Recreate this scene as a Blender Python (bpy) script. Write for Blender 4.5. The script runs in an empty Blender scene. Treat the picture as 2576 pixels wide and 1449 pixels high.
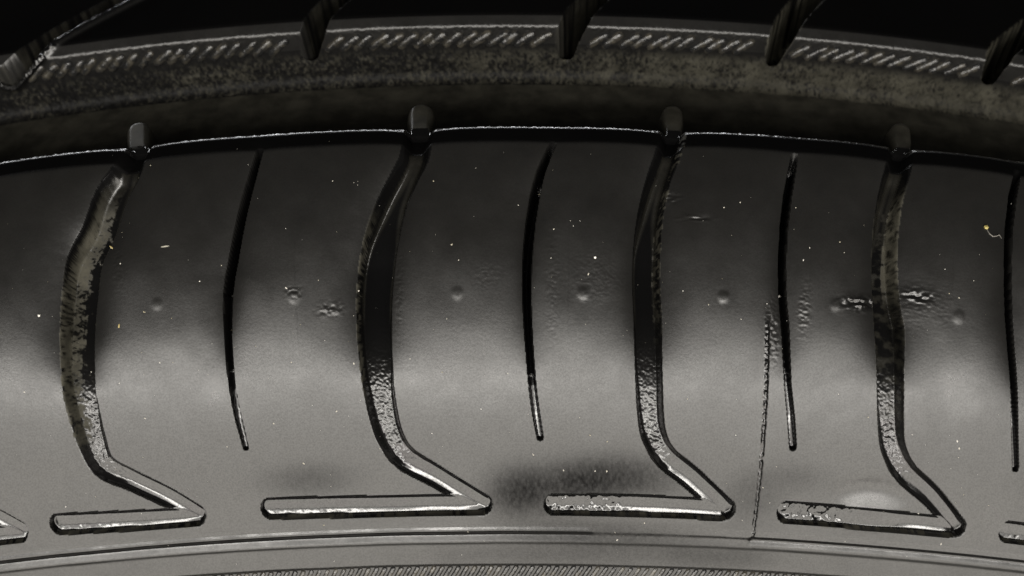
import bpy, math
import numpy as np

SC = bpy.context.scene
rng = np.random.default_rng(11)

# ------------------------------------------------------------------ camera
MM = 0.001
BETA = math.radians(45.0)           # the camera looks down on the shoulder of the standing tyre
WIDTH = 115.0                       # mm across the frame at the aimed point
HFOV = math.radians(36.0)
DIST = WIDTH / 2 / math.tan(HFOV / 2)
CZ = 644.0                          # height of the aimed point above the ground, mm
DV = np.array([0.0, math.cos(BETA), -math.sin(BETA)])
UV = np.array([0.0, math.sin(BETA), math.cos(BETA)])
CAMP = np.array([0.0, 0.0, CZ]) - DV * DIST
FPX = 1288.0 / math.tan(HFOV / 2)   # focal length in pixels of a 2576 px wide picture
PXMM = WIDTH / 2576.0

cd = bpy.data.cameras.new('camera')
cam = bpy.data.objects.new('camera', cd)
SC.collection.objects.link(cam)
cam.location = CAMP * MM
cam.rotation_euler = (math.pi / 2 - BETA, 0, 0)
cd.sensor_width = 36.0
cd.lens = 18.0 / math.tan(HFOV / 2)
cd.clip_start = 0.005
cd.clip_end = 50.0
cd.dof.use_dof = True
cd.dof.focus_distance = (DIST - 1.0) * MM
cd.dof.aperture_fstop = 30.0
SC.camera = cam

# ------------------------------------------------------------------ light
SC.view_settings.view_transform = 'Standard'
SC.view_settings.look = 'None'
SC.view_settings.gamma = 1.0
SC.view_settings.exposure = 0.0
W = bpy.data.worlds.new("World")
SC.world = W
W.use_nodes = True
W.node_tree.nodes['Background'].inputs[0].default_value = (1.0, 0.97, 0.93, 1)
W.node_tree.nodes['Background'].inputs[1].default_value = 0.035


def area_lamp(name, elev, azim, dist, sx, sy, radiance, colour):
    """a lamp seen from the aimed point at this elevation (over 90: behind the tyre) and azimuth"""
    e, a = math.radians(elev), math.radians(azim)
    d = np.array([math.sin(a) * math.cos(e), -math.cos(a) * math.cos(e), math.sin(e)])
    l = bpy.data.lights.new(name, 'AREA')
    l.shape = 'RECTANGLE'
    l.size, l.size_y = sx, sy
    l.energy = math.pi * sx * sy * radiance
    l.color = colour
    o = bpy.data.objects.new(name, l)
    SC.collection.objects.link(o)
    from mathutils import Vector
    o.location = Vector((0, 0, CZ * MM)) + Vector(d) * dist
    o.rotation_euler = Vector(d).to_track_quat('Z', 'Y').to_euler()
    return o


area_lamp('window_light', -2, 0, 1.3, 2.6, 0.85, 5.2, (1.0, 0.945, 0.86))
area_lamp('ceiling_panel', 29, -4, 1.6, 2.6, 0.60, 4.7, (1.0, 0.960, 0.895))
area_lamp('ceiling_tube', 28, -4, 1.55, 2.6, 0.085, 30.0, (1.0, 0.962, 0.905))
area_lamp('far_tube', 172.5, 14, 1.8, 1.8, 0.10, 26.0, (0.97, 0.98, 1.0))

# ------------------------------------------------------------------ tyre profile
R_EDGE = 345.0


def proj_c(y, z):
    ry, rz = y - CAMP[1], z + CZ - CAMP[2]
    dep = ry * DV[1] + rz * DV[2]
    up = ry * UV[1] + rz * UV[2]
    return 724.0 - FPX * up / dep


AV = np.array([[200, 74], [368, 70], [520, 60], [700, 49], [850, 42], [1000, 36], [1130, 32], [1300, 28], [1450, 24], [2000, 8]], float)


def alpha_v(v):
    return float(np.interp(v, AV[:, 0], AV[:, 1]))


ST = 0.02
marks = {}
# downwards from the aimed point
down = []
y = z = 0.0
l = 0.0
v = proj_c(y, z)
while v < 1760:
    a = math.radians(alpha_v(v))
    down.append((l, y, z, a, v))
    y -= math.sin(a) * ST
    z -= math.cos(a) * ST
    l += ST
    v = proj_c(y, z)
# upwards: block top, rounded edge, hidden groove wall, groove floor, far wall, chamfer, next rib
upw = []
st = dict(y=0.0, z=0.0, l=0.0, v=proj_c(0, 0))


def stepup(a):
    st['y'] += math.sin(a) * ST
    st['z'] += math.cos(a) * ST
    st['l'] -= ST
    st['v'] = proj_c(st['y'], st['z'])
    upw.append((st['l'], st['y'], st['z'], a, st['v']))


def turn(a0, a1, r):
    n = max(2, int(abs(math.radians(a1 - a0)) * r / ST))
    for i in range(n):
        stepup(math.radians(a0 + (a1 - a0) * (i + 0.5) / n))


while st['v'] > 360:
    stepup(math.radians(alpha_v(st['v'])))
marks['edge'] = st['l']
a0 = alpha_v(st['v'])
turn(a0, 90, 2.0)
while st['v'] > 323:
    stepup(math.radians(90))
turn(90, 172, 1.2)
marks['wall_top'] = st['l']
z_edge = st['z']
while st['z'] > z_edge - 5.6:
    stepup(math.radians(172))
turn(172, 90, 1.2)
z_floor = st['z']
marks['floor_near'] = st['l']
while st['v'] > 212:
    stepup(math.radians(90))
marks['floor_far'] = st['l']
turn(90, 3, 1.4)
while st['v'] > 70:
    stepup(math.radians(3))
marks['chamfer'] = st['l']
turn(3, 55, 0.6)
while st['v'] > 40:
    stepup(math.radians(55))
turn(55, 90, 1.2)
marks['rib'] = st['l']
z_rib = st['z']
l_end = st['l'] - 48
while st['l'] > l_end:
    stepup(math.radians(90))
P = np.array(upw[::-1] + down)
T_, Y_, Z_, A_, V_ = P.T
Z_edge_abs = max(Z_[(T_ > marks['wall_top'] - 1)].max(), z_edge)
AX = Z_edge_abs - R_EDGE            # axle height relative to the aimed point


def prof(t):
    return np.interp(t, T_, Y_), np.interp(t, T_, Z_), np.interp(t, T_, A_)


def place(phi, y, z):
    r = z - AX
    return np.stack([r * np.sin(phi), y, AX + r * np.cos(phi)], -1)   # relative to the aimed point, mm


def project(p):
    q = p + np.array([0, 0, CZ]) - CAMP
    dep = q @ DV
    return 1288 + FPX * q[..., 0] / dep, 724 - FPX * (q @ UV) / dep


# rows and columns of the fine patch
rows = [T_[0]]
li = 0
for i in range(1, len(T_)):
    dv, dl, da = abs(V_[i] - V_[li]), T_[i] - T_[li], abs(A_[i] - A_[li])
    tt = T_[i]
    hidden = marks['floor_near'] - 3 < tt < marks['wall_top']
    if (dv >= 2.5 and not hidden) or da > math.radians(5) or dl >= (0.45 if (hidden or tt < marks['rib']) else 0.2) or dv > 6:
        if dl >= 0.045:
            rows.append(tt)
            li = i
rows = np.array(rows)
PH = 12.9
inner_p = np.linspace(-11.0, 11.0, 1200)
outer_p = np.linspace(11.0, 19.0, 251)[1:]
PHF = 19.0
phis = np.radians(np.concatenate([-outer_p[::-1], inner_p, outer_p]))
NC = len(phis)
NR = len(rows)
print('grid', NR, NC, NR * NC)
ry_, rz_, ra_ = prof(rows)
T, F = np.meshgrid(rows, phis, indexing='ij')
X = F * R_EDGE
Yb = np.repeat(ry_[:, None], NC, 1)
Zb = np.repeat(rz_[:, None], NC, 1)
Al = np.repeat(ra_[:, None], NC, 1)
U, V = project(place(F, Yb, Zb))
VC = np.repeat(np.interp(rows, T_, V_)[:, None], NC, 1)     # picture height of the row at the middle of the tyre

# coarse table for turning traced pixels into points of the surface
ct = np.concatenate([np.linspace(T_[0], marks['floor_near'], 260), np.linspace(marks['edge'] - 2, T_[-1], 420)])
cp = np.radians(np.linspace(-PH - 1, PH + 1, 300))
cT, cF = np.meshgrid(ct, cp, indexing='ij')
cy, cz, _a = prof(cT)
cU, cV = project(place(cF, cy, cz))


def inv(u, v, branch='s'):
    m = (cT < marks['floor_near'] + 0.1) if branch == 'f' else (cT > marks['edge'] - 2)
    d = np.where(m, (cU - u) ** 2 + (cV - v) ** 2, 1e12)
    i = np.unravel_index(np.argmin(d), d.shape)
    t, f = cT[i], cF[i]

    def q(t, f):
        yy, zz, _ = prof(t)
        a, b = project(place(np.float64(f), yy, zz))
        return np.array([float(a), float(b)])
    for _ in range(4):
        q0 = q(t, f)
        J = np.array([(q(t + .05, f) - q0) / .05, (q(t, f + .0005) - q0) / .0005]).T
        try:
            s = np.linalg.solve(J, np.array([u, v]) - q0)
        except np.linalg.LinAlgError:
            break
        t += float(np.clip(s[0], -1, 1))
        f += float(np.clip(s[1], -.01, .01))
    return f * R_EDGE, t


def _chk(t, nm):
    yy, zz, _ = prof(np.array([t]))
    for f in (-11, -9.5, -8, 0, 8, 9.5, 11):
        a, b = project(place(np.radians(f), yy, zz))
        print(nm, round(float(a[0])), round(float(b[0])))


_chk(marks['wall_top'] + .8, 'edge')
_chk(inv(1288, 1334)[1], 'ring')
_chk(marks['chamfer'], 'chamfer')
_chk(marks['floor_far'], 'floor')

# ------------------------------------------------------------------ noise


def vnoise(x, y, seed):
    r = np.random.default_rng(seed).random((256, 256)).astype(np.float32)
    xi, yi = np.floor(x).astype(int), np.floor(y).astype(int)
    fx, fy = x - xi, y - yi
    fx, fy = fx * fx * (3 - 2 * fx), fy * fy * (3 - 2 * fy)
    x0, x1, y0, y1 = xi & 255, (xi + 1) & 255, yi & 255, (yi + 1) & 255
    return (r[y0, x0] * (1 - fx) + r[y0, x1] * fx) * (1 - fy) + (r[y1, x0] * (1 - fx) + r[y1, x1] * fx) * fy


def fbm(x, y, seed, n=3):
    s, a, w = 0, 1.0, 0
    for i in range(n):
        s = s + a * vnoise(x * 2 ** i + 17.3 * i, y * 2 ** i + 9.1 * i, seed + i)
        w += a
        a *= 0.5
    return s / w


def sstep(a, b, x):
    s = np.clip((x - a) / (b - a), 0, 1)
    return s * s * (3 - 2 * s)


# ------------------------------------------------------------------ traced features
S, FB = 's', 'f'
main = [
    [(FB, 345, 334, 38, 9), (S, 340, 374, 41, 1.5), (S, 316, 420, 44, 1.8), (S, 275, 483, 48, 2.2), (S, 240, 570, 49, 2.55), (S, 203, 650, 50, 2.8), (S, 192, 740, 49, 2.95), (S, 189, 816, 48, 2.86),
     (S, 194, 920, 46, 2.35), (S, 200, 985, 45, 1.95), (S, 213, 1045, 44, 1.68), (S, 229, 1105, 43, 1.35), (S, 256, 1166, 37, 1.0), (S, 330, 1207, 30, 1.0), (S, 420, 1250, 29, 1.0), (S, 492, 1292, 27, 1.0)],
    [(FB, 1058, 294, 40, 9), (S, 1049, 346, 42, 1.5), (S, 1041, 390, 40, 1.5), (S, 1020, 430, 38, 1.85), (S, 992, 483, 40, 2.2), (S, 960, 583, 45, 2.6), (S, 944, 683, 47, 2.88), (S, 940, 816, 46, 2.86),
     (S, 947, 920, 43, 2.35), (S, 954, 985, 41, 1.95), (S, 965, 1045, 40, 1.68), (S, 978, 1090, 39, 1.45), (S, 1004, 1136, 36, 1.0), (S, 1100, 1200, 30, 1.0), (S, 1212, 1268, 29, 1.0)],
    [(FB, 1693, 304, 34, 9), (S, 1689, 350, 35, 1.5), (S, 1678, 390, 34, 1.5), (S, 1660, 440, 33, 1.9), (S, 1648, 483, 33, 2.2), (S, 1633, 583, 35, 2.6), (S, 1628, 683, 36, 2.88), (S, 1631, 816, 37, 2.86),
     (S, 1632, 920, 36, 2.35), (S, 1634, 985, 36, 1.95), (S, 1637, 1040, 36, 1.7), (S, 1644, 1090, 36, 1.45), (S, 1664, 1134, 33, 1.0), (S, 1740, 1203, 31, 1.0), (S, 1824, 1280, 29, 1.0)],
    [(FB, 2268, 344, 34, 9), (S, 2268, 384, 36, 1.5), (S, 2262, 420, 36, 1.8), (S, 2246, 483, 34, 2.2), (S, 2236, 583, 33, 2.6), (S, 2233, 683, 34, 2.88), (S, 2238, 780, 37, 2.93), (S, 2242, 830, 41, 2.82),
     (S, 2241, 940, 37, 2.2), (S, 2241, 1000, 37, 1.88), (S, 2242, 1060, 37, 1.6), (S, 2247, 1120, 36, 1.25), (S, 2268, 1172, 34, 1.0), (S, 2345, 1250, 29, 1.0), (S, 2408, 1325, 26, 1.0)],
]
foot = [
    [(S, 152, 1318, 31, 0.95), (S, 300, 1311, 30, 0.95), (S, 488, 1301, 27, 0.95)],
    [(S, 684, 1279, 31, 0.95), (S, 950, 1274, 31, 0.95), (S, 1212, 1269, 29, 0.95)],
    [(S, 1395, 1269, 30, 0.95), (S, 1600, 1271, 31, 0.95), (S, 1815, 1283, 30, 0.95)],
    [(S, 1983, 1288, 32, 0.95), (S, 2180, 1305, 31, 0.95), (S, 2392, 1326, 29, 0.95)],
]
sipes = [
    [(S, 652, 376, 11, 3.2), (S, 630, 447, 13, 3.2), (S, 628, 453, 13, 4.2), (S, 606, 530, 14, 4.2), (S, 583, 650, 15, 4.0), (S, 570, 738, 15, 3.8), (S, 570, 744, 15, 2.2), (S, 571, 830, 13, 2.0),
     (S, 578, 920, 11, 1.6), (S, 586, 985, 10, 1.2), (S, 600, 1055, 11, 0.9), (S, 612, 1100, 10, 0.8), (S, 618, 1126, 9, 0.7)],
    [(S, 1390, 360, 11, 3.2), (S, 1362, 423, 13, 3.2), (S, 1360, 429, 13, 4.2), (S, 1345, 490, 15, 4.2), (S, 1329, 616, 15, 4.0), (S, 1325, 716, 14, 3.6), (S, 1328, 816, 13, 2.6),
     (S, 1334, 906, 12, 1.8), (S, 1340, 976, 12, 1.3), (S, 1349, 1043, 12, 1.0), (S, 1359, 1100, 11, 0.8)],
    [(S, 2000, 390, 11, 3.4), (S, 1985, 483, 13, 4.2), (S, 1972, 650, 12, 3.8), (S, 1972, 737, 12, 3.6), (S, 1972, 743, 12, 2.2), (S, 1977, 816, 13, 2.0), (S, 1982, 966, 11, 1.4), (S, 1990, 1050, 12, 1.1), (S, 1995, 1124, 12, 0.9)],
    [(S, 2562, 420, 10, 3.4), (S, 2551, 490, 13, 4.2), (S, 2543, 650, 12, 3.8), (S, 2544, 792, 12, 3.4), (S, 2544, 798, 12, 2.2), (S, 2551, 966, 11, 1.6), (S, 2553, 1080, 11, 1.1), (S, 2555, 1178, 11, 0.9)],
]
slots = [   # cross slots of the next rib; depth here is ignored, they go down to just above the groove floor
    [(FB, 20, 190, 30, 0), (FB, 66, 140, 30, 0), (FB, 150, 80, 30, 0), (FB, 290, 5, 30, 0), (FB, 420, -60, 30, 0)],
    [(FB, 780, 132, 26, 0), (FB, 785, 90, 34, 0), (FB, 800, 45, 34, 0), (FB, 850, -5, 34, 0), (FB, 950, -70, 34, 0)],
    [(FB, 1425, 130, 26, 0), (FB, 1430, 90, 36, 0), (FB, 1450, 45, 38, 0), (FB, 1490, 0, 36, 0), (FB, 1560, -60, 34, 0)],
    [(FB, 1945, 150, 22, 0), (FB, 1960, 105, 34, 0), (FB, 1985, 55, 36, 0), (FB, 2030, 0, 36, 0), (FB, 2100, -60, 34, 0)],
    [(FB, 2490, 195, 24, 0), (FB, 2510, 150, 36, 0), (FB, 2560, 95, 36, 0), (FB, 2660, 30, 36, 0), (FB, 2800, -40, 34, 0)],
]


def to_xt(pts):
    o = []
    for b, u, v, hw, dp in pts:
        x, t = inv(u, v, b)
        o.append((x, t, hw * PXMM, dp))
    return np.array(o)


def shifted(a, px):
    b = a.copy()
    b[:, 0] += px * PXMM * 1.02
    return b


MAIN = [to_xt(m) for m in main]
FOOT = [to_xt(m) for m in foot]
SIPE = [to_xt(m) for m in sipes]
SLOT = [to_xt(m) for m in slots]
Z_TONGUE = z_edge - 0.6
y_we = float(np.interp(marks['wall_top'], T_, Y_))
y_fn = float(np.interp(marks['floor_near'], T_, Y_))
main_uv = [(p[0][1], p[0][2]) for p in main]
for m in MAIN:      # the bridge of rubber at the mouth reaches 6 mm out into the wide groove
    y_c = y_we + 6.4 - m[0, 2]
    m[0, 1] = marks['floor_near'] - (y_c - y_fn)
    u_want, _v = main_uv.pop(0)
    ph = m[0, 0] / R_EDGE
    for _ in range(8):
        u_now = float(project(place(np.float64(ph), np.float64(y_c), np.float64(Z_TONGUE)))[0])
        ph += (u_want - u_now) * PXMM / R_EDGE
    m[0, 0] = ph * R_EDGE
    m[0, 2] *= 1.12
MAIN = [shifted(MAIN[0], -1200), shifted(MAIN[0], -512)] + MAIN + [shifted(MAIN[3], 640), shifted(MAIN[3], 1300)]
FOOT = [shifted(FOOT[0], -1200), shifted(FOOT[0], -512)] + FOOT + [shifted(FOOT[3], 640), shifted(FOOT[3], 1300)]
SIPE = [shifted(SIPE[0], -1350), shifted(SIPE[0], -720)] + SIPE + [shifted(SIPE[3], 640), shifted(SIPE[3], 1290)]
SLOT = [shifted(SLOT[0], -640)] + SLOT + [shifted(SLOT[4], 560), shifted(SLOT[4], 1120)]


def smooth(pl, n=3, deep=False):
    """Hermite curve through unevenly spaced points, tangents weighted by chord length"""
    m = len(pl)
    P2 = pl[:, :2]
    c = np.maximum(np.linalg.norm(np.diff(P2, axis=0), axis=1), 1e-6)
    sl_ = np.diff(P2, axis=0) / c[:, None]
    tg = np.zeros_like(P2)
    tg[0], tg[-1] = sl_[0], sl_[-1]
    for i in range(1, m - 1):
        tg[i] = (sl_[i - 1] * c[i] + sl_[i] * c[i - 1]) / (c[i] + c[i - 1])
    out = []
    for i in range(m - 1):
        for k in range(n):
            u = k / n
            q = pl[i] + (pl[i + 1] - pl[i]) * u
            q[:2] = (P2[i] * (2 * u ** 3 - 3 * u * u + 1) + P2[i + 1] * (-2 * u ** 3 + 3 * u * u)
                     + c[i] * (tg[i] * (u ** 3 - 2 * u * u + u) + tg[i + 1] * (u ** 3 - u * u)))
            if deep:
                dq = np.diff(pl[:, 3]) / c
                g0 = dq[i] if i == 0 else (dq[i - 1] * c[i] + dq[i] * c[i - 1]) / (c[i] + c[i - 1])
                g1 = dq[i] if i == m - 2 else (dq[i] * c[i + 1] + dq[i + 1] * c[i]) / (c[i] + c[i + 1])
                q[3] = (pl[i, 3] * (2 * u ** 3 - 3 * u * u + 1) + pl[i + 1, 3] * (-2 * u ** 3 + 3 * u * u)
                        + c[i] * (g0 * (u ** 3 - 2 * u * u + u) + g1 * (u ** 3 - u * u)))
            out.append(q)
    out.append(pl[-1])
    return np.array(out)


def field(pl, pad=9.0):
    """signed distance to a tapered polyline, depth and side, on a window of the grid"""
    x0, x1 = pl[:, 0].min() - pad, pl[:, 0].max() + pad
    t0, t1 = pl[:, 1].min() - pad, pl[:, 1].max() + pad
    c0, c1 = np.searchsorted(phis * R_EDGE, [x0, x1])
    r0, r1 = np.searchsorted(rows, [t0, t1])
    sl = (slice(r0, r1), slice(c0, c1))
    x, t = X[sl], T[sl]
    d = np.full(x.shape, 99.0)
    dep = np.zeros(x.shape)
    side = np.zeros(x.shape)
    cen = np.full(x.shape, 99.0)
    perp = np.zeros(x.shape)
    hwid = np.ones(x.shape)
    for a, b in zip(pl[:-1], pl[1:]):
        e = b[:2] - a[:2]
        L2 = e @ e + 1e-9
        s = np.clip(((x - a[0]) * e[0] + (t - a[1]) * e[1]) / L2, 0, 1)
        qx, qt = x - a[0] - s * e[0], t - a[1] - s * e[1]
        dd = np.sqrt(qx * qx + qt * qt)
        hw = a[2] + (b[2] - a[2]) * s
        sd = dd - hw
        m = sd < d
        d = np.where(m, sd, d)
        dep = np.where(m, a[3] + (b[3] - a[3]) * s, dep)
        cen = np.where(m, dd, cen)
        hwid = np.where(m, hw, hwid)
        pp = ((x - a[0]) * e[1] - (t - a[1]) * e[0]) / math.sqrt(L2)
        perp = np.where(m, pp, perp)
        side = np.where(m, np.sign(pp), side)
    field.w = -perp / hwid          # -1 upper / right edge, +1 lower / left edge
    return sl, d, dep, side, cen, hwid


# cross section of the shallow feet: steep upper wall, flat floor, a sloping facet, steep lower wall
SEC_W = np.array([-1.05, -0.72, -0.52, -0.35, 0.0, 0.22, 0.34, 0.46, 0.60, 0.74, 0.86, 1.05])
SEC_D = np.array([0, .82, .95, .975, .99, 1.0, .990, .957, .914, .869, .826, 0])


Hn = np.zeros(T.shape)              # displacement along the surface normal, mm (negative goes in)
Cut = np.zeros(T.shape)             # 0..1 how far a point is pulled down to ZT
ZT = np.full(T.shape, -999.0)
dirt = np.zeros(T.shape)  # dirt cover; also carries the brown reflection painted into the feet
grime = np.zeros(T.shape)
polish = np.zeros(T.shape)
inner = np.zeros(T.shape)           # smooth moulded skin inside the recesses, which also get a darker shade tone
lab_groove = np.full(T.shape, -1, int)
lab_sipe = np.full(T.shape, -1, int)
lab_vent = np.full(T.shape, -1, int)
lab_slot = np.full(T.shape, -1, int)
dgro = np.full(T.shape, 99.0)
dsip = np.full(T.shape, 99.0)

N1 = fbm(X * 2.2, T * 1.4, 5, 4)
N2 = fbm(X * 5.0, T * 5.0, 25, 3)
N3 = fbm(X * 0.13, T * 0.10, 45, 3)

shoulder = sstep(marks['edge'], marks['edge'] + 3.0, T)
rad_w = sstep(math.radians(46), math.radians(71), Al)      # 1: push straight down (radially), 0: along the normal
rad_w = np.where(T < marks['edge'] - 0.5, 1.0, rad_w)

DEP = np.zeros(T.shape)
for k in range(len(MAIN)):
    sl, d, dep, side, cen, hw = field(smooth(MAIN[k], 4, True))
    wall = 0.42 + (0.5 * hw - 0.42) * sstep(2.4, 1.3, dep)
    wall = np.where(T[sl] < marks['wall_top'], 0.6 * hw, wall + 0.55 * sstep(640, 470, VC[sl]))
    s = np.clip(-d / wall, 0, 1)
    p = np.where(T[sl] < marks['wall_top'], np.sqrt(s * (2 - s)), s * s * (3 - 2 * s))
    shal = sstep(1.6, 1.1, dep) * sstep(1120, 1190, VC[sl])
    p = p * (1 - shal) + shal * np.minimum(np.interp(field.w, SEC_W, SEC_D), np.clip(-d / (0.15 * hw), 0, 1) ** 0.6)
    wg = sstep(marks['edge'] + 1.5, marks['edge'] - 0.5, T[sl])
    dep = dep * (1 - wg) + wg * np.maximum(Zb[sl] - Z_TONGUE, 0.3)
    lowz = sstep(760, 1020, VC[sl]) * sstep(1190, 1120, VC[sl])
    rough_floor = (N2[sl] - 0.5) * 0.15 * lowz
    depth = dep * p
    f = T[sl] < marks['wall_top'] + 0.6
    DEP[sl] = np.maximum(DEP[sl], np.where(f, 0, depth + rough_floor * (s >= 1)))
    Cut[sl] = np.where(f, np.maximum(Cut[sl], p), Cut[sl])
    lipk = 0.38 * np.exp(-((d + 0.45) / 0.28) ** 2) * (0.6 + 0.8 * N2[sl]) * (T[sl] < marks['floor_near'])
    ZT[sl] = np.where(f & (p > 0), Z_TONGUE + lipk, ZT[sl])
    lab_groove[sl] = np.where(d < 0.0, k, lab_groove[sl])
    dgro[sl] = np.minimum(dgro[sl], d)
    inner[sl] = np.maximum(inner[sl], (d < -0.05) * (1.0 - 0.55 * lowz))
    crease = (s > 0.72) * sstep(1.6, 1.15, -d / wall) * sstep(840, 760, VC[sl]) * (T[sl] > marks['edge'])
    dirt[sl] = np.maximum(dirt[sl], 0.13 * crease)  # thin dirt added along the wall bases to dull their glint
    sp = fbm(X[sl] * 1.6 * 0.7 + dep * p * 2.0, T[sl] * 1.7, 60 + k, 4)
    sp2 = N2[sl]
    ins = d < 0.10
    if k == 2:
        dm = np.where(side < 0, 1.0, 0.0)
        sp = 0.55 * sp + 0.45 * fbm(X[sl] * 3.0 + dep * p * 3.5, T[sl] * 4.0, 160 + k, 3)
        m = ins * sstep(0.36, 0.56, sp + 0.12 * sstep(640, 480, VC[sl]) + np.where(cen > hw * 0.2, 0.12, 0) * (side < 0) - 0.12 - 0.16 * (side > 0)) * sstep(1090, 1040, VC[sl]) * sstep(350, 520, VC[sl])
        upz = sstep(690, 600, VC[sl])
        m = m * (1 - upz * sstep(0.62, 0.30, p + 0.5 * (sp - .5)))
        dirt[sl] = np.maximum(dirt[sl], m * 0.85)
    elif k == 3:
        m = ins * (side < 0) * (p < 0.55) * sstep(0.40, 0.58, sp) * sstep(1050, 900, VC[sl]) * sstep(480, 640, VC[sl]) * 0.7
        dirt[sl] = np.maximum(dirt[sl], m)
    elif k == 4:
        m = ins * (side > 0) * (cen > hw * 0.6) * sstep(0.50, 0.6, sp) * sstep(900, 700, VC[sl]) * 0.5
        dirt[sl] = np.maximum(dirt[sl], m)
    elif k == 5:
        m = ins * (side > 0) * (cen > hw * 0.38) * sstep(0.22, 0.58, sp) * sstep(400, 460, VC[sl]) * sstep(760, 640, VC[sl]) * 0.9
        m2 = ins * sstep(0.42, 0.70, sp) * sstep(400, 460, VC[sl]) * sstep(1080, 960, VC[sl]) * 0.2
        dirt[sl] = np.maximum(dirt[sl], np.maximum(m, m2))
for k in range(len(FOOT)):
    sl, d, dep, side, cen, hw = field(FOOT[k])
    s = np.clip(-d / (0.62 * hw), 0, 1)
    p = np.minimum(np.interp(field.w, SEC_W, SEC_D), np.clip(-d / (0.15 * hw), 0, 1) ** 0.6)
    wav = (N1[sl] - 0.5) * (0.32 if k in (4, 5) else 0.05) * sstep(.2, .7, s) * sstep(0.55, 0.25, (X[sl] - FOOT[k][0, 0]) / (FOOT[k][-1, 0] - FOOT[k][0, 0]))
    DEP[sl] = np.maximum(DEP[sl], dep * p + wav)
    dirt[sl] = np.maximum(dirt[sl], (d < 0.03) * sstep(0.78, 0.9, field.w) * 0.5 * sstep(0.3, 0.6, N1[sl]))  # brown reflection on the lower foot walls, painted in through the dirt colour
    lab_groove[sl] = np.where(d < 0.0, k, lab_groove[sl])
    dgro[sl] = np.minimum(dgro[sl], d)
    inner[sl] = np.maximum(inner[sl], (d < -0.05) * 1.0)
for u, v, ru in ((500, 1304, 27), (1218, 1272, 27), (1838, 1294, 28), (2410, 1338, 26)):
    x, t = inv(u, v)
    w_ = np.exp(-(((X - x) ** 2 + (T - t) ** 2) / (ru * PXMM) ** 2))
    DEP = DEP + 0.13 * w_ * (dgro < 0.15)
for k in range(len(SIPE)):
    sl, d, dep, side, cen, hw = field(smooth(SIPE[k] * np.array([1, 1, 0.86, 1]), 2), 7.0)
    s = np.clip(-d / np.where(dep > 1.5, 0.95 * hw, 0.5 * hw), 0, 1)
    p = np.where(dep > 1.5, s, s * s * (3 - 2 * s))
    DEP[sl] = np.maximum(DEP[sl], dep * p * sstep(marks['edge'] - 1.4, marks['edge'] - 0.6, T[sl]))
    lab_sipe[sl] = np.where(d < 0.0, k, lab_sipe[sl])
    dsip[sl] = np.minimum(dsip[sl], d)
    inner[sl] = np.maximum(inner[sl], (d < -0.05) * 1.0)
slot_lip = np.zeros(T.shape)
lip_side = -1
for k in range(len(SLOT)):
    sl, d, dep, side, cen, hw = field(smooth(SLOT[k]), 3.0)
    s = np.clip(-d / 0.45, 0, 1)
    p = s * s * (3 - 2 * s)
    f = T[sl] < marks['floor_far'] - 1.0
    Cut[sl] = np.where(f, np.maximum(Cut[sl], p), Cut[sl])
    ZT[sl] = np.where(f & (p > 0), np.minimum(z_floor + 1.2, Zb[sl]), ZT[sl])
    lab_slot[sl] = np.where(f & (d < 0), k, lab_slot[sl])
    dirt[sl] = np.maximum(dirt[sl], f * sstep(0.25, -0.1, d) * sstep(0.3, 0.7, N1[sl]) * (0.75 if k >= 4 else 0.25))
    if k == 1:
        lip = f * (side * lip_side > 0) * np.exp(-((d - 0.5) / 0.5) ** 2)
        Hn[sl] += lip * (0.55 + 0.5 * (N2[sl] - .5))
        inner[sl] = np.maximum(inner[sl], np.clip(1.5 * lip, 0, 1))
        slot_lip[sl] = np.maximum(slot_lip[sl], lip)

# blocks swell between the grooves: their tops fall away towards groove and sipe edges on the tread side
upw_ = sstep(960, 640, VC) * sstep(marks['wall_top'], marks['wall_top'] + 1.0, T) * (0.3 + 0.7 * sstep(marks['edge'] - 1, marks['edge'] + 9, T))
Hn -= upw_ * (1.25 * np.exp(-np.clip(dgro, 0, 50) / 2.1) + 0.85 * np.exp(-np.clip(dsip, 0, 50) / 1.5))
Hn += (N3 - 0.5) * 0.16 * shoulder

ce = np.exp(-((T - marks['chamfer'] - 0.0) / 0.7) ** 2)
Hn += ce * ((vnoise(X * 1.6, T * 1.0, 391) - .5) * 0.07 + (vnoise(X * 5, T * 3, 392) - .5) * 0.08)
# vent marks, scars, gouges, mould seam
vents = [(395, 765, 17, .10), (740, 747, 19, .16), (1150, 737, 19, .14), (1467, 737, 20, .20), (1820, 747, 18, .20), (2103, 767, 18, .16), (2412, 797, 20, .18)]
for k, (u, v, r, dp) in enumerate(vents):
    x, t = inv(u, v)
    d = np.hypot(X - x, (T - t) * 1.0)
    rr = r * PXMM
    Hn += 0.42 * dp * np.exp(-(d / (0.72 * rr)) ** 3) * (1 + 0.5 * (N1 - .5))
    lab_vent[d < rr] = k


def blob0(u, v, ru, rv):
    x, t = inv(u, v)
    return np.exp(-(((X - x) / (ru * PXMM)) ** 2 + ((T - t) / (rv * PXMM)) ** 2))


def scar(u, v, ru, rv, amp, seed, sx=3.0, st_=3.0):
    x, t = inv(u, v)
    w = np.exp(-(((X - x) / (ru * PXMM)) ** 2 + ((T - t) / (rv * PXMM)) ** 2))
    m = w > 0.02
    n = np.zeros(T.shape)
    n[m] = fbm(X[m] * sx + seed, T[m] * st_ + seed, seed, 3) - 0.5
    return w * n * amp


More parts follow.
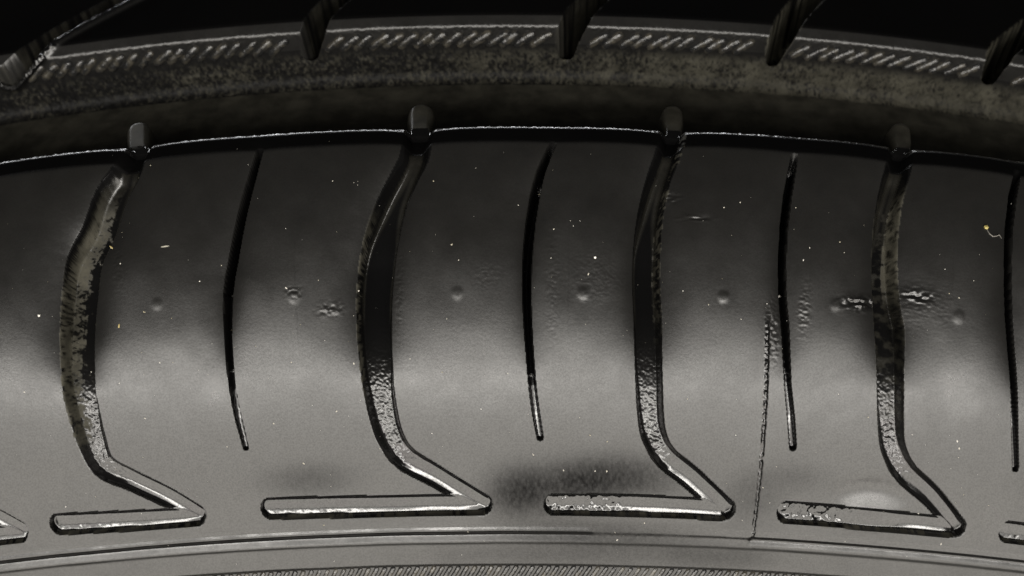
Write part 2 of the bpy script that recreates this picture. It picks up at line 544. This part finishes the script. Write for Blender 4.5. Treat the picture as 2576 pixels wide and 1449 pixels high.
Hn += scar(2172, 762, 45, 16, 1.0, 301, 1.5, 2.8) * (dgro > 0)
Hn += scar(2312, 745, 34, 18, 0.5, 302, 1.3, 3.0) * (dgro > 0)
Hn += scar(832, 778, 26, 15, 0.30, 303, 2.4, 4.0)
Hn += scar(738, 735, 18, 13, 0.22, 304, 2.4, 4.0)
Hn += scar(1500, 690, 70, 60, 0.05, 305, 3.5, 6.0)
Hn += scar(1690, 490, 20, 12, 0.5, 306, 1.5, 4)
Hn += scar(1755, 547, 36, 8, 0.40, 307, 0.8, 4)
Hn += scar(1390, 700, 16, 150, 0.05, 308, 3, 5.0)
Hn += scar(1225, 690, 34, 30, 0.05, 309, 3, 5)
Hn += scar(1945, 830, 18, 70, 0.24, 310, 4, 4)
Hn += scar(2025, 780, 14, 60, 0.14, 311, 3, 6)
Hn += scar(2330, 760, 90, 60, 0.05, 312, 2, 6)
Hn += scar(1000, 700, 12, 120, 0.10, 314, 3, 5)
Hn += scar(290, 660, 20, 60, 0.10, 315, 2, 5)

gou = np.clip(blob0(2172, 762, 50, 20) + blob0(2312, 745, 50, 24), 0, 1)
seam = np.array([inv(u, v) + (6 * PXMM, 1) for u, v in ((1931, 775), (1927, 966), (1917, 1133), (1907, 1233), (1894, 1345))])
sl, dse, _d, sse, cse, _h = field(seam)
sw = sstep(760, 830, VC[sl])
Hn[sl] += sw * (0.13 + 0.45 * (N2[sl] - .4)) * np.exp(-(cse / (4.2 * PXMM)) ** 2)
lab_seam = np.full(T.shape, False)
lab_seam[sl] = (cse < 8 * PXMM)
inner[sl] = np.maximum(inner[sl], 0.7 * sw * (cse < 6 * PXMM))

# the thin raised ring low on the shoulder and the step under it
x, t_ring = inv(1288, 1334)
x, t_line = inv(1288, 1366)
x, t_band = inv(1300, 1423)
ringamp = 0.30 + 0.12 * np.sin(X * 0.05)
wr = 7.0 * PXMM
u1500 = inv(1490, 1330)[0]
u1890 = inv(1890, 1350)[0]
gap = sstep(u1500 - 1, u1500 + .5, X) * sstep(u1890 + .5, u1890 - .5, X)
right = sstep(u1890 - .2, u1890 + .4, X)
q = (T - t_ring) / PXMM
RL = np.interp(q, [-14, -11, -1, 1, 12, 15, 32], [0, .01, .112, .112, -.24, -.25, 0])
RR = np.interp(q, [-14, -8, -1, 1, 9, 12, 26], [0, .01, .05, .05, -.20, -.20, 0])
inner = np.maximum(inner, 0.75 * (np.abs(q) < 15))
wob = 1 + 0.25 * (fbm(X * 0.6, T * 0.2, 77, 3) - .5)
Hn += (RL * (1 - right) * (1 - 0.7 * gap) + RR * right) * wob
Hn -= sstep(t_line - 6 * PXMM, t_line + 6 * PXMM, T) * 0.12
Hn -= sstep(t_band - 3 * PXMM, t_band + 3 * PXMM, T) * 0.25

# worn, ragged edge of the blocks along the circumferential groove
ew = np.exp(-((T - marks['wall_top'] - 1.0) / 0.35) ** 2)
Hn += ew * ((vnoise(X * 4.5, T * 2.0, 91) - .5) * 0.10 + (vnoise(X * 9, T * 4.0, 92) - .5) * 0.04)

# dirt packed on the far wall and in the corner of the circumferential groove
vw = sstep(marks['chamfer'] + 2.4, marks['chamfer'] + 4.4, T) * sstep(marks['floor_far'] + 0.25, marks['floor_far'] - 0.3, T)
rightmore = 0.22 * sstep(-60, 55, X) - 0.15 + 0.25 * (fbm(X * 0.25, T * 0.3, 177, 2) - .5)
NW = fbm(X * 3.4, T * 2.6, 205, 4)
dirt = np.maximum(dirt, vw * sstep(0.30, 0.64, 0.7 * NW + 0.3 * fbm(X * 9, T * 9, 206, 2) + rightmore) * (0.62 + 0.1 * sstep(-30, 50, X)))
Hn += vw * (N1 - .5) * 0.25 + vw * dirt * 0.12 * (NW - .3)
circ = (T > marks['floor_far']) & (T < marks['floor_near'] + 1)
dirt = np.maximum(dirt, circ * (0.30 + 0.25 * fbm(X * 0.25, T * 1.2, 133, 4)))

inner = np.maximum(inner, 0.6 * gou * (dgro > 0))
worn = np.clip(1.4 * (T < marks['rib'] + 0.6) * 1.0 + 1.4 * sstep(marks['edge'] + 0.3, marks['edge'] - 0.8, T) * sstep(marks['wall_top'] + 1.35, marks['wall_top'] + 1.75, T), 0, 1)
shine = sstep(marks['wall_top'] + 1.7, marks['wall_top'] + 1.4, T) * (T > marks['wall_top'])
# matte residue around the feet and the shiny wet patch inside the right hand foot


def blob(u, v, ru, rv, hard=1.0):
    x, t = inv(u, v)
    return np.exp(-((((X - x) / (ru * PXMM)) ** 2 + ((T - t) / (rv * PXMM)) ** 2) ** hard))


g = 0.85 * blob(1540, 1200, 190, 66, 1.15) + 0.5 * blob(1390, 1245, 140, 75, 1.1) + 0.6 * blob(1290, 1240, 85, 75, 1.1) + 0.5 * blob(1520, 1345, 260, 40, 1.4) + 0.45 * blob(780, 1205, 130, 45, 1.2) \
    + 0.35 * blob(1890, 1250, 90, 70, 1.2) + 0.3 * blob(2000, 1200, 90, 40) + 0.4 * blob(1800, 1400, 200, 40) + .35 * blob(1400, 1395, 300, 35)
NG = fbm(X * 4.0, T * 2.2, 222, 4)
grime = np.clip(g * 0.9 * (0.85 + 0.5 * (NG - .45)), 0, 1) * (dgro > 0)
grime = np.maximum(grime, 0.75 * ((T > marks['chamfer'] + 2.2) & (T < marks['wall_top']) & (Cut < 0.02)))
grime = np.maximum(grime, worn * (1 - np.clip(2 * slot_lip, 0, 1)))
inner = np.maximum(inner, 0.45 * shine)
hg = np.clip(g, 0, 1) * (dgro > 0) * shoulder
Hn += hg * (N2 - .5) * 0.025
pw = blob(2190, 1268, 118, 62, 2.2)
xq, tq = inv(2190, 1268)
Hn += 0.17 * np.clip(T - tq, -6, 6) * pw
polish = sstep(0.30, 0.62, pw + (N1 - .5) * 1.0) * (dgro > 0)

# ------------------------------------------------------------------ displaced surface
nrm_y, nrm_z = -np.cos(Al), np.sin(Al)
dy = nrm_y * (1 - rad_w)
dz = nrm_z * (1 - rad_w) + rad_w
ln = np.hypot(dy, dz)
Yd = Yb + nrm_y * Hn - dy / ln * DEP
Zd = Zb + nrm_z * Hn - dz / ln * DEP
Zd = Zd - Cut * np.where(ZT > -900, Zd - ZT, 0)
PTS = place(F, Yd, Zd)
PTS[..., 2] += CZ
PTS *= MM

# ------------------------------------------------------------------ materials


def newmat(name):
    m = bpy.data.materials.new(name)
    m.use_nodes = True
    nt = m.node_tree
    return m, nt, nt.nodes['Principled BSDF']


def noise(nt, scale, detail=3.0, rough=0.55, vec=None):
    n = nt.nodes.new('ShaderNodeTexNoise')
    n.inputs['Scale'].default_value = scale
    n.inputs['Detail'].default_value = detail
    n.inputs['Roughness'].default_value = rough
    if vec is not None:
        nt.links.new(vec, n.inputs['Vector'])
    return n


def ramp(nt, src, a, b, ca=0.0, cb=1.0):
    r = nt.nodes.new('ShaderNodeMapRange')
    r.inputs[1].default_value = a
    r.inputs[2].default_value = b
    r.inputs[3].default_value = ca
    r.inputs[4].default_value = cb
    nt.links.new(src, r.inputs[0])
    return r.outputs[0]


def mixf(nt, fac, a, b):
    m = nt.nodes.new('ShaderNodeMix')
    m.data_type = 'FLOAT'
    nt.links.new(fac, m.inputs[0])
    for s, i in ((a, 2), (b, 3)):
        if isinstance(s, (int, float)):
            m.inputs[i].default_value = s
        else:
            nt.links.new(s, m.inputs[i])
    return m.outputs[0]


def mixc(nt, fac, a, b):
    m = nt.nodes.new('ShaderNodeMix')
    m.data_type = 'RGBA'
    nt.links.new(fac, m.inputs[0])
    for s, i in ((a, 6), (b, 7)):
        if isinstance(s, tuple):
            m.inputs[i].default_value = s
        else:
            nt.links.new(s, m.inputs[i])
    return m.outputs[2]


RUB, nt, bs = newmat('black rubber')
tc = nt.nodes.new('ShaderNodeTexCoord').outputs['Object']


def attr(name):
    a = nt.nodes.new('ShaderNodeAttribute')
    a.attribute_name = name
    return a.outputs['Fac']


aD, aG, aP, aI = attr('dirt'), attr('grime'), attr('polish'), attr('inner')
fine = noise(nt, 2600, 3, .6, tc)
mid = noise(nt, 420, 4, .6, tc)
big = noise(nt, 60, 3, .5, tc)
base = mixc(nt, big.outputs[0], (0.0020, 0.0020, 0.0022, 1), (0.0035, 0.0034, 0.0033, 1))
open_tone = mixc(nt, noise(nt, 200, 5, .65, tc).outputs[0], (0.0055, 0.0054, 0.0052, 1), (0.0110, 0.0106, 0.0098, 1))  # paler tone of the open faces, lifted to stand in for light
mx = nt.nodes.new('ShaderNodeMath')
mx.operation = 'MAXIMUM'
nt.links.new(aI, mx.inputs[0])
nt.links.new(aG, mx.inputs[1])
base = mixc(nt, mx.outputs[0], open_tone, base)  # recesses and matte areas stay darker: shade put into the colour
dcol = mixc(nt, ramp(nt, mid.outputs[0], .35, .65), (0.028, 0.0262, 0.019, 1), (0.066, 0.062, 0.047, 1))
col = mixc(nt, aD, base, dcol)
nt.links.new(col, bs.inputs['Base Color'])
cloud = noise(nt, 130, 5, .65, tc)
r0 = ramp(nt, cloud.outputs[0], 0.3, 0.7, 0.26, 0.38)
r1 = mixf(nt, aI, r0, 0.105)
r2 = mixf(nt, aG, r1, 0.6)
r3 = mixf(nt, aP, r2, 0.24)
r4 = mixf(nt, aD, r3, 0.8)
nt.links.new(r4, bs.inputs['Roughness'])
pores = noise(nt, 5200, 2, .6, tc)
s0 = ramp(nt, pores.outputs[0], 0.36, 0.60, 0.44, 0.56)
s1 = mixf(nt, aG, s0, 0.0)
s2 = mixf(nt, aD, s1, 0.15)
nt.links.new(s2, bs.inputs['Specular IOR Level'])
bp = nt.nodes.new('ShaderNodeBump')
bp.inputs['Distance'].default_value = 0.00010
st1 = mixf(nt, aI, 0.09, 0.04)
st2 = mixf(nt, aP, st1, 0.0)
st3 = mixf(nt, aG, st2, 0.5)
nt.links.new(st3, bp.inputs['Strength'])
nt.links.new(fine.outputs[0], bp.inputs['Height'])
bp2 = nt.nodes.new('ShaderNodeBump')
bp2.inputs['Distance'].default_value = 0.0004
bp2.inputs['Strength'].default_value = 0.014
nt.links.new(mid.outputs[0], bp2.inputs['Height'])
nt.links.new(bp.outputs[0], bp2.inputs['Normal'])
nt.links.new(bp2.outputs[0], bs.inputs['Normal'])

RIDGE, nt2, b2 = newmat('moulded ridge rubber')
tc2 = nt2.nodes.new('ShaderNodeTexCoord').outputs['Object']
n2 = noise(nt2, 900, 3, .6, tc2)
c2 = mixc(nt2, ramp(nt2, n2.outputs[0], .45, .7), (0.012, 0.012, 0.012, 1), (0.05, 0.045, 0.035, 1))
nt2.links.new(c2, b2.inputs['Base Color'])
b2.inputs['Roughness'].default_value = 0.22
bpr = nt2.nodes.new('ShaderNodeBump')
bpr.inputs['Distance'].default_value = 0.0003
bpr.inputs['Strength'].default_value = 0.5
nt2.links.new(noise(nt2, 1500, 3, .6, tc2).outputs[0], bpr.inputs['Height'])
nt2.links.new(bpr.outputs[0], b2.inputs['Normal'])

DUST, nt3, b3 = newmat('pale dust')
tc3 = nt3.nodes.new('ShaderNodeTexCoord').outputs['Object']
n3 = noise(nt3, 300, 2, .6, tc3)
c3 = mixc(nt3, ramp(nt3, n3.outputs[0], .4, .6), (0.60, 0.58, 0.54, 1), (0.28, 0.25, 0.17, 1))
nt3.links.new(c3, b3.inputs['Base Color'])
b3.inputs['Roughness'].default_value = 0.6

# ------------------------------------------------------------------ the tyre and its parts
tyre = bpy.data.objects.new('tyre', None)
SC.collection.objects.link(tyre)
tyre.location = (0, 0, (CZ + AX - R_EDGE) * MM)
tyre['label'] = 'glossy black car tyre seen close at its grooved shoulder, dusty and streaked with dried mud'
tyre['category'] = 'tyre'
ROOT = np.array(tyre.location)


def link(o, parent):
    SC.collection.objects.link(o)
    o.parent = parent
    return o


FA = [('dirt', dirt), ('grime', grime), ('polish', polish), ('inner', inner)]
FLAT = PTS.reshape(-1, 3)
ids = np.arange(NR * NC).reshape(NR, NC)
quads = np.stack([ids[:-1, :-1], ids[1:, :-1], ids[1:, 1:], ids[:-1, 1:]], -1).reshape(-1, 4)


def part(name, fmask, parent):
    q = quads[fmask.reshape(-1)]
    if len(q) == 0:
        return None
    vs, invx = np.unique(q, return_inverse=True)
    q = invx.reshape(-1, 4)
    me = bpy.data.meshes.new(name)
    me.vertices.add(len(vs))
    me.vertices.foreach_set('co', (FLAT[vs] - ROOT).astype(np.float32).ravel())
    me.loops.add(q.size)
    me.loops.foreach_set('vertex_index', q.astype(np.int32).ravel())
    me.polygons.add(len(q))
    me.polygons.foreach_set('loop_start', np.arange(0, q.size, 4, dtype=np.int32))
    me.polygons.foreach_set('use_smooth', np.ones(len(q), dtype=bool))
    for an, arr in FA:
        at = me.attributes.new(an, 'FLOAT', 'POINT')
        at.data.foreach_set('value', arr.reshape(-1)[vs].astype(np.float32))
    me.update(calc_edges=True)
    me.materials.append(RUB)
    return link(bpy.data.objects.new(name, me), parent)


def fc(a):
    return a[:-1, :-1]


def fmax(a):
    return np.maximum(np.maximum(a[:-1, :-1], a[1:, :-1]), np.maximum(a[:-1, 1:], a[1:, 1:]))


fT, fX = fc(T), fc(X)
fg, fs, fv, fsl = fmax(lab_groove), fmax(lab_sipe), fmax(lab_vent), fmax(lab_slot)
t_side = t_ring - 12 * PXMM
# which block: count the groove centre lines left of the point
blk = np.zeros(fT.shape, int)
for pl in MAIN:
    cx = np.interp(fT, pl[:, 1], pl[:, 0])
    blk += (fX > cx)
rib = np.zeros(fT.shape, int)
for pl in SLOT:
    o = np.argsort(pl[:, 1])
    rib += (fX > np.interp(fT, pl[o, 1], pl[o, 0]))

free = np.ones(fT.shape, bool)


def take(m):
    global free
    m = m & free
    free = free & ~m
    return m


grooves, blocks, ribs = {}, {}, {}
for k in range(len(MAIN)):
    grooves[k] = part('lateral_groove', take(fg == k), tyre)
slotm = {k: take(fsl == k) for k in range(len(SLOT))}
sipem = {k: take(fs == k) for k in range(len(SIPE))}
ventm = {k: take(fv == k) for k in range(len(vents))}
part('mould_seam', take(fc(lab_seam) & (fT < t_side) & (fc(VC) > 770)), tyre)
part('circumferential_groove', take((fT > marks['floor_far']) & (fT < marks['wall_top'])), tyre)
for b in range(len(MAIN) + 1):
    blocks[b] = part('shoulder_block', take((fT >= marks['wall_top']) & (fT < t_side) & (blk == b)), tyre)
for k, m in sipem.items():
    b = int(np.median(blk[m])) if m.any() else 0
    part('sipe', m, blocks[b] or tyre)
for k, m in ventm.items():
    if m.any():
        part('vent_mark', m, blocks[int(np.median(blk[m]))] or tyre)
part('raised_ring', take((fT >= t_side) & (fT < t_ring + 14 * PXMM)), tyre)
sidewall = part('sidewall', take(fT >= t_ring + 14 * PXMM), tyre)
for b in range(len(SLOT) + 1):
    ribs[b] = part('tread_block', take(rib == b), tyre)
for k, m in slotm.items():
    part('cross_slot', m, tyre)

# ------------------------------------------------------------------ moulded serrations


def ridge(name, xt, r, parent, h=1.0, mat=RIDGE):
    """a slim bar with a half round section along points (x, t) of the surface; r in mm, tapered ends"""
    xt = np.array(xt)
    n = len(xt)
    yy, zz, aa = prof(xt[:, 1])
    off = np.interp(xt[:, 1], rows, Hn[:, NC // 2] * 0)
    ph = xt[:, 0] / R_EDGE
    c = place(ph, yy, zz)
    nn = np.stack([np.sin(aa) * np.sin(ph), -np.cos(aa), np.sin(aa) * np.cos(ph)], -1)
    tg = np.gradient(c, axis=0)
    tg /= np.linalg.norm(tg, axis=1)[:, None]
    bb = np.cross(tg, nn)
    ns = 7
    vs, fs_ = [], []
    for i in range(n):
        w = r * (0.45 if i in (0, n - 1) else 1.0)
        for j in range(ns):
            th = math.pi * j / (ns - 1)
            vs.append(c[i] + bb[i] * math.cos(th) * w + nn[i] * ((math.sin(th) * h * w) - 0.05 + ridge.sink))
    for i in range(n - 1):
        for j in range(ns - 1):
            a = i * ns + j
            fs_.append((a, a + 1, a + ns + 1, a + ns))
    fs_.append(tuple(range(ns))[::-1])
    fs_.append(tuple(range((n - 1) * ns, n * ns)))
    vs = np.array(vs)
    vs[:, 2] += CZ
    me = bpy.data.meshes.new(name)
    me.from_pydata((vs * MM - ROOT).tolist(), [], fs_)
    me.polygons.foreach_set('use_smooth', [len(p.vertices) == 4 for p in me.polygons])
    me.materials.append(mat)
    return link(bpy.data.objects.new(name, me), parent)


# slanted bars on the far wall of the groove
ridge.sink = 0.0
slot_x = [float(np.interp(marks['chamfer'] + 1, pl[np.argsort(pl[:, 1]), 1], pl[np.argsort(pl[:, 1]), 0])) for pl in SLOT]
t0b, t1b = marks['chamfer'] + 0.5, marks['chamfer'] + 2.7
xx = -96.0
while xx < 96:
    jit = rng.uniform(-.15, .15)
    L = rng.uniform(2.3, 2.9)
    pts = [(xx + jit + L * (1 - q), t0b + (t1b - t0b) * q + rng.uniform(-.05, .05)) for q in (0, .12, .4, .7, .9, 1.0)]
    mid_x = xx + L / 2
    if all(abs(mid_x - s) > 2.9 for s in slot_x):
        b = sum(mid_x > s for s in slot_x)
        ridge('serration', pts, rng.uniform(.48, .60), ribs.get(b) or tyre, 0.9)
    xx += rng.uniform(1.75, 1.95)

# serrated band low on the sidewall
ridge.sink = -0.5
xx = -70.0
while xx < 70:
    pts = []
    for q in (0, .06, .25, .5, .75, .94, 1):
        pts.append((xx + 3.3 * (1 - q) ** 0.6 * 1.0, t_band + 0.1 + 3.6 * q))
    ridge('serration', pts, 0.34, sidewall, 1.0)
    xx += 1.07

# ------------------------------------------------------------------ dust and grit
verts, faces = [], []


def speck(x, t, r, el=1.0, ang=0.0):
    i = int(np.clip(np.searchsorted(rows, t), 0, NR - 1))
    j = int(np.clip(np.searchsorted(phis * R_EDGE, x), 0, NC - 1))
    c = PTS[i, j]
    a = ra_[i]
    ph = phis[j]
    n = np.array([math.sin(a) * math.sin(ph), -math.cos(a), math.sin(a) * math.cos(ph)])
    e1 = np.array([math.cos(ph), 0, -math.sin(ph)])
    e2 = np.cross(n, e1)
    f1 = e1 * math.cos(ang) + e2 * math.sin(ang)
    f2 = -e1 * math.sin(ang) + e2 * math.cos(ang)
    k = len(verts)
    for q in range(6):
        th = q * math.pi / 3 + rng.uniform(-.3, .3)
        rr = r * rng.uniform(.7, 1.2)
        verts.append(c + (f1 * math.cos(th) * rr * el + f2 * math.sin(th) * rr) * MM - n * 0.02 * MM)
    verts.append(c + n * r * rng.uniform(.5, .9) * MM)
    for q in range(6):
        faces.append((k + q, k + (q + 1) % 6, k + 6))


for i in range(300):
    u, v = rng.uniform(-60, 2640), 340 + 1090 * rng.random() ** 0.8
    x, t = inv(u, v)
    r = 0.034 + 0.07 * rng.random() ** 3
    speck(x, t, r, rng.choice([1, 1, 1.3, 2.0]), rng.uniform(0, 3))
for u, v, r in ((95, 793, .14), (888, 913, .13), (1497, 645, .12), (686, 1063, .10), (1030, 900, .09), (1152, 652, .09), (1497, 1183, .10), (1551, 1358, .13), (500, 705, .09), (415, 618, .10),
                (895, 727, .12), (1860, 508, .09), (2113, 605, .10), (1525, 1185, .13), (60, 985, .10), (1088, 450, .09), (570, 739, .24), (297, 818, .09), (270, 615, .10), (1357, 427, .11), (1850, 1092, .07)):  # those set in sipes stand in for glints at the sipe steps
    x, t = inv(u, v)
    speck(x, t, r, 1.3, rng.uniform(0, 3))
me = bpy.data.meshes.new('dust')
me.from_pydata((np.array(verts) - ROOT).tolist(), [], faces)
me.materials.append(DUST)
dust = link(bpy.data.objects.new('dust', me), tyre)
dust['kind'] = 'stuff'

# crumbs and lint lying on the tyre, plus flecks for sipe glints, things of their own


def surf(u, v):
    x, t = inv(u, v)
    i = int(np.clip(np.searchsorted(rows, t), 0, NR - 1))
    j = int(np.clip(np.searchsorted(phis * R_EDGE, x), 0, NC - 1))
    a, ph = ra_[i], phis[j]
    n = np.array([math.sin(a) * math.sin(ph), -math.cos(a), math.sin(a) * math.cos(ph)])
    e1 = np.array([math.cos(ph), 0, -math.sin(ph)])
    return PTS[i, j], n, e1, np.cross(n, e1)


def plain(name, col, rough=0.55):
    m, t_, b_ = newmat(name)
    n_ = noise(t_, 2500, 3, .6, t_.nodes.new('ShaderNodeTexCoord').outputs['Object'])
    c_ = mixc(t_, n_.outputs[0], tuple(0.7 * q for q in col) + (1,), tuple(col) + (1,))
    t_.links.new(c_, b_.inputs['Base Color'])
    b_.inputs['Roughness'].default_value = rough
    return m


def crumb(name, label, cat, u, v, rx, ry, ang, mat, group=None):
    import bmesh
    c, n, e1, e2 = surf(u, v)
    f1, f2 = e1 * math.cos(ang) + e2 * math.sin(ang), -e1 * math.sin(ang) + e2 * math.cos(ang)
    bm = bmesh.new()
    bmesh.ops.create_icosphere(bm, subdivisions=2, radius=1)
    for q in bm.verts:
        k = rng.uniform(.82, 1.12)
        p_ = f1 * q.co.x * rx * k + f2 * q.co.y * ry * k + n * (q.co.z * ry * 0.8 * k + ry * 0.55)
        q.co = p_ * MM
    me = bpy.data.meshes.new(name)
    bm.to_mesh(me)
    bm.free()
    me.materials.append(mat)
    o = bpy.data.objects.new(name, me)
    SC.collection.objects.link(o)
    o.location = c
    o['label'], o['category'] = label, cat
    if group:
        o['group'] = group
    return o


MY, MW, MT = plain('yellow grain', (0.36, 0.30, 0.10)), plain('pale crumb', (0.75, 0.72, 0.66)), plain('straw sliver', (0.36, 0.29, 0.12))
crumb('grain', 'tiny yellow grain left of the sipe at the right edge of the picture', 'grain', 2480, 570, .28, .25, 0, MY)
crumb('crumb', 'pale crumb wedged across the first sipe from the left', 'crumb', 570, 740, .50, .22, 0, MW, 'pale crumbs on the rubber')
crumb('crumb', 'pale crumb on bare rubber at the left edge beside the muddy groove', 'crumb', 94, 793, .16, .14, 0, MW, 'pale crumbs on the rubber')
crumb('crumb', 'pale fleck standing in for a glint high up in the middle sipe', 'crumb', 1359, 428, .26, .15, .3, MW, 'pale crumbs on the rubber')  # fleck added to paint the glint on the sipe step
crumb('crumb', 'round pale crumb above the vent mark right of the middle sipe', 'crumb', 1497, 645, .16, .15, .3, MW, 'pale crumbs on the rubber')
crumb('crumb', 'pale fleck standing in for a glint across the slim sipe just right of the mould seam', 'crumb', 1972, 741, .40, .16, 0, MW, 'pale crumbs on the rubber')  # glint of the sipe step, modelled as a pale fleck
crumb('sliver', 'straw coloured sliver at the right lip of the muddy left groove', 'sliver', 272, 615, .34, .09, -.7, MT, 'straw slivers on the rubber')
crumb('sliver', 'upright straw coloured sliver on bare rubber below the muddy groove lip', 'sliver', 297, 818, .26, .10, 1.4, MT, 'straw slivers on the rubber')
crumb('sliver', 'curled pale sliver lying between the muddy groove and first sipe', 'sliver', 414, 618, .52, .10, 0.05, plain('pale sliver', (.28, .27, .22)))
# a white fibre hanging from the grain
pts = [surf(u, v) for u, v in ((2483, 576), (2490, 586), (2499, 591), (2508, 590), (2516, 588), (2522, 594))]
vs, fs_ = [], []
for i, (c, n, e1, e2) in enumerate(pts):
    for j in range(6):
        th = j * math.pi / 3
        w = .055 * (0.5 if i in (0, 5) else 1)
        vs.append(c + (e2 * math.cos(th) * w + n * (math.sin(th) * w + .09)) * MM)
for i in range(5):
    for j in range(6):
        a = i * 6 + j
        b = i * 6 + (j + 1) % 6
        fs_.append((a, b, b + 6, a + 6))
org = np.array(pts[0][0])
MF = plain('grey fibre', (0.20, 0.19, 0.17))
me = bpy.data.meshes.new('fibre')
me.from_pydata((np.array(vs) - org).tolist(), [], fs_)
me.materials.append(MF)
o = bpy.data.objects.new('fibre', me)
SC.collection.objects.link(o)
o.location = org
o['label'], o['category'] = 'short pale grey fibre trailing from the yellow grain towards the right edge sipe', 'fibre'

# ------------------------------------------------------------------ the rest of the tyre, outside the picture
sub = np.unique(np.concatenate([np.arange(0, NR, 12), [0, NR - 1]]))
py, pz = list(ry_[sub]), list(rz_[sub])
yb, zb = py[0], pz[0]
ye, ze = py[-1], pz[-1]
mirror = [(2 * yb - a, b) for a, b in zip(py, pz)][::-1]
r_end = ze - AX


def lathe(name, pr, a0, a1, n, wear=None):
    pr = np.array(pr)
    ph = np.linspace(a0, a1, n)
    TT, FF = np.meshgrid(np.arange(len(pr)), ph, indexing='ij')
    p = place(FF, pr[TT, 0], pr[TT, 1])
    p[..., 2] += CZ
    p = (p.reshape(-1, 3) * MM - ROOT)
    i = np.arange(len(pr) * n).reshape(len(pr), n)
    q = np.stack([i[:-1, :-1], i[1:, :-1], i[1:, 1:], i[:-1, 1:]], -1).reshape(-1, 4)
    me = bpy.data.meshes.new(name)
    me.from_pydata(p.tolist(), [], q.tolist())
    me.polygons.foreach_set('use_smooth', [True] * len(me.polygons))
    if wear is not None:
        for an, arr in FA:
            me.attributes.new(an, 'FLOAT', 'POINT').data.foreach_set('value', np.repeat(arr[wear, 0], n).astype(np.float32))
    me.materials.append(RUB)
    return link(bpy.data.objects.new(name, me), tyre)


lathe('tread', list(zip(py, pz)), math.radians(PHF), 2 * math.pi - math.radians(PHF), 220, wear=sub)
bulge = []
for q in np.linspace(0, 1, 14):
    rr = r_end + (215.0 - r_end) * q
    bulge.append((ye - 9 * math.sin(math.pi * min(1, q * 1.15)) + 10 * q, rr + AX))
inner_w = [(a + 12, b + 2) for a, b in bulge[::-1]] + [(ye + 30, R_EDGE - 14 + AX)]
side = bulge + inner_w
lathe('lower_sidewall', side, 0, 2 * math.pi, 240)
lathe('far_tread', mirror, 0, 2 * math.pi, 240)
lathe('far_sidewall', [(2 * yb - a, b) for a, b in side], 0, 2 * math.pi, 240)
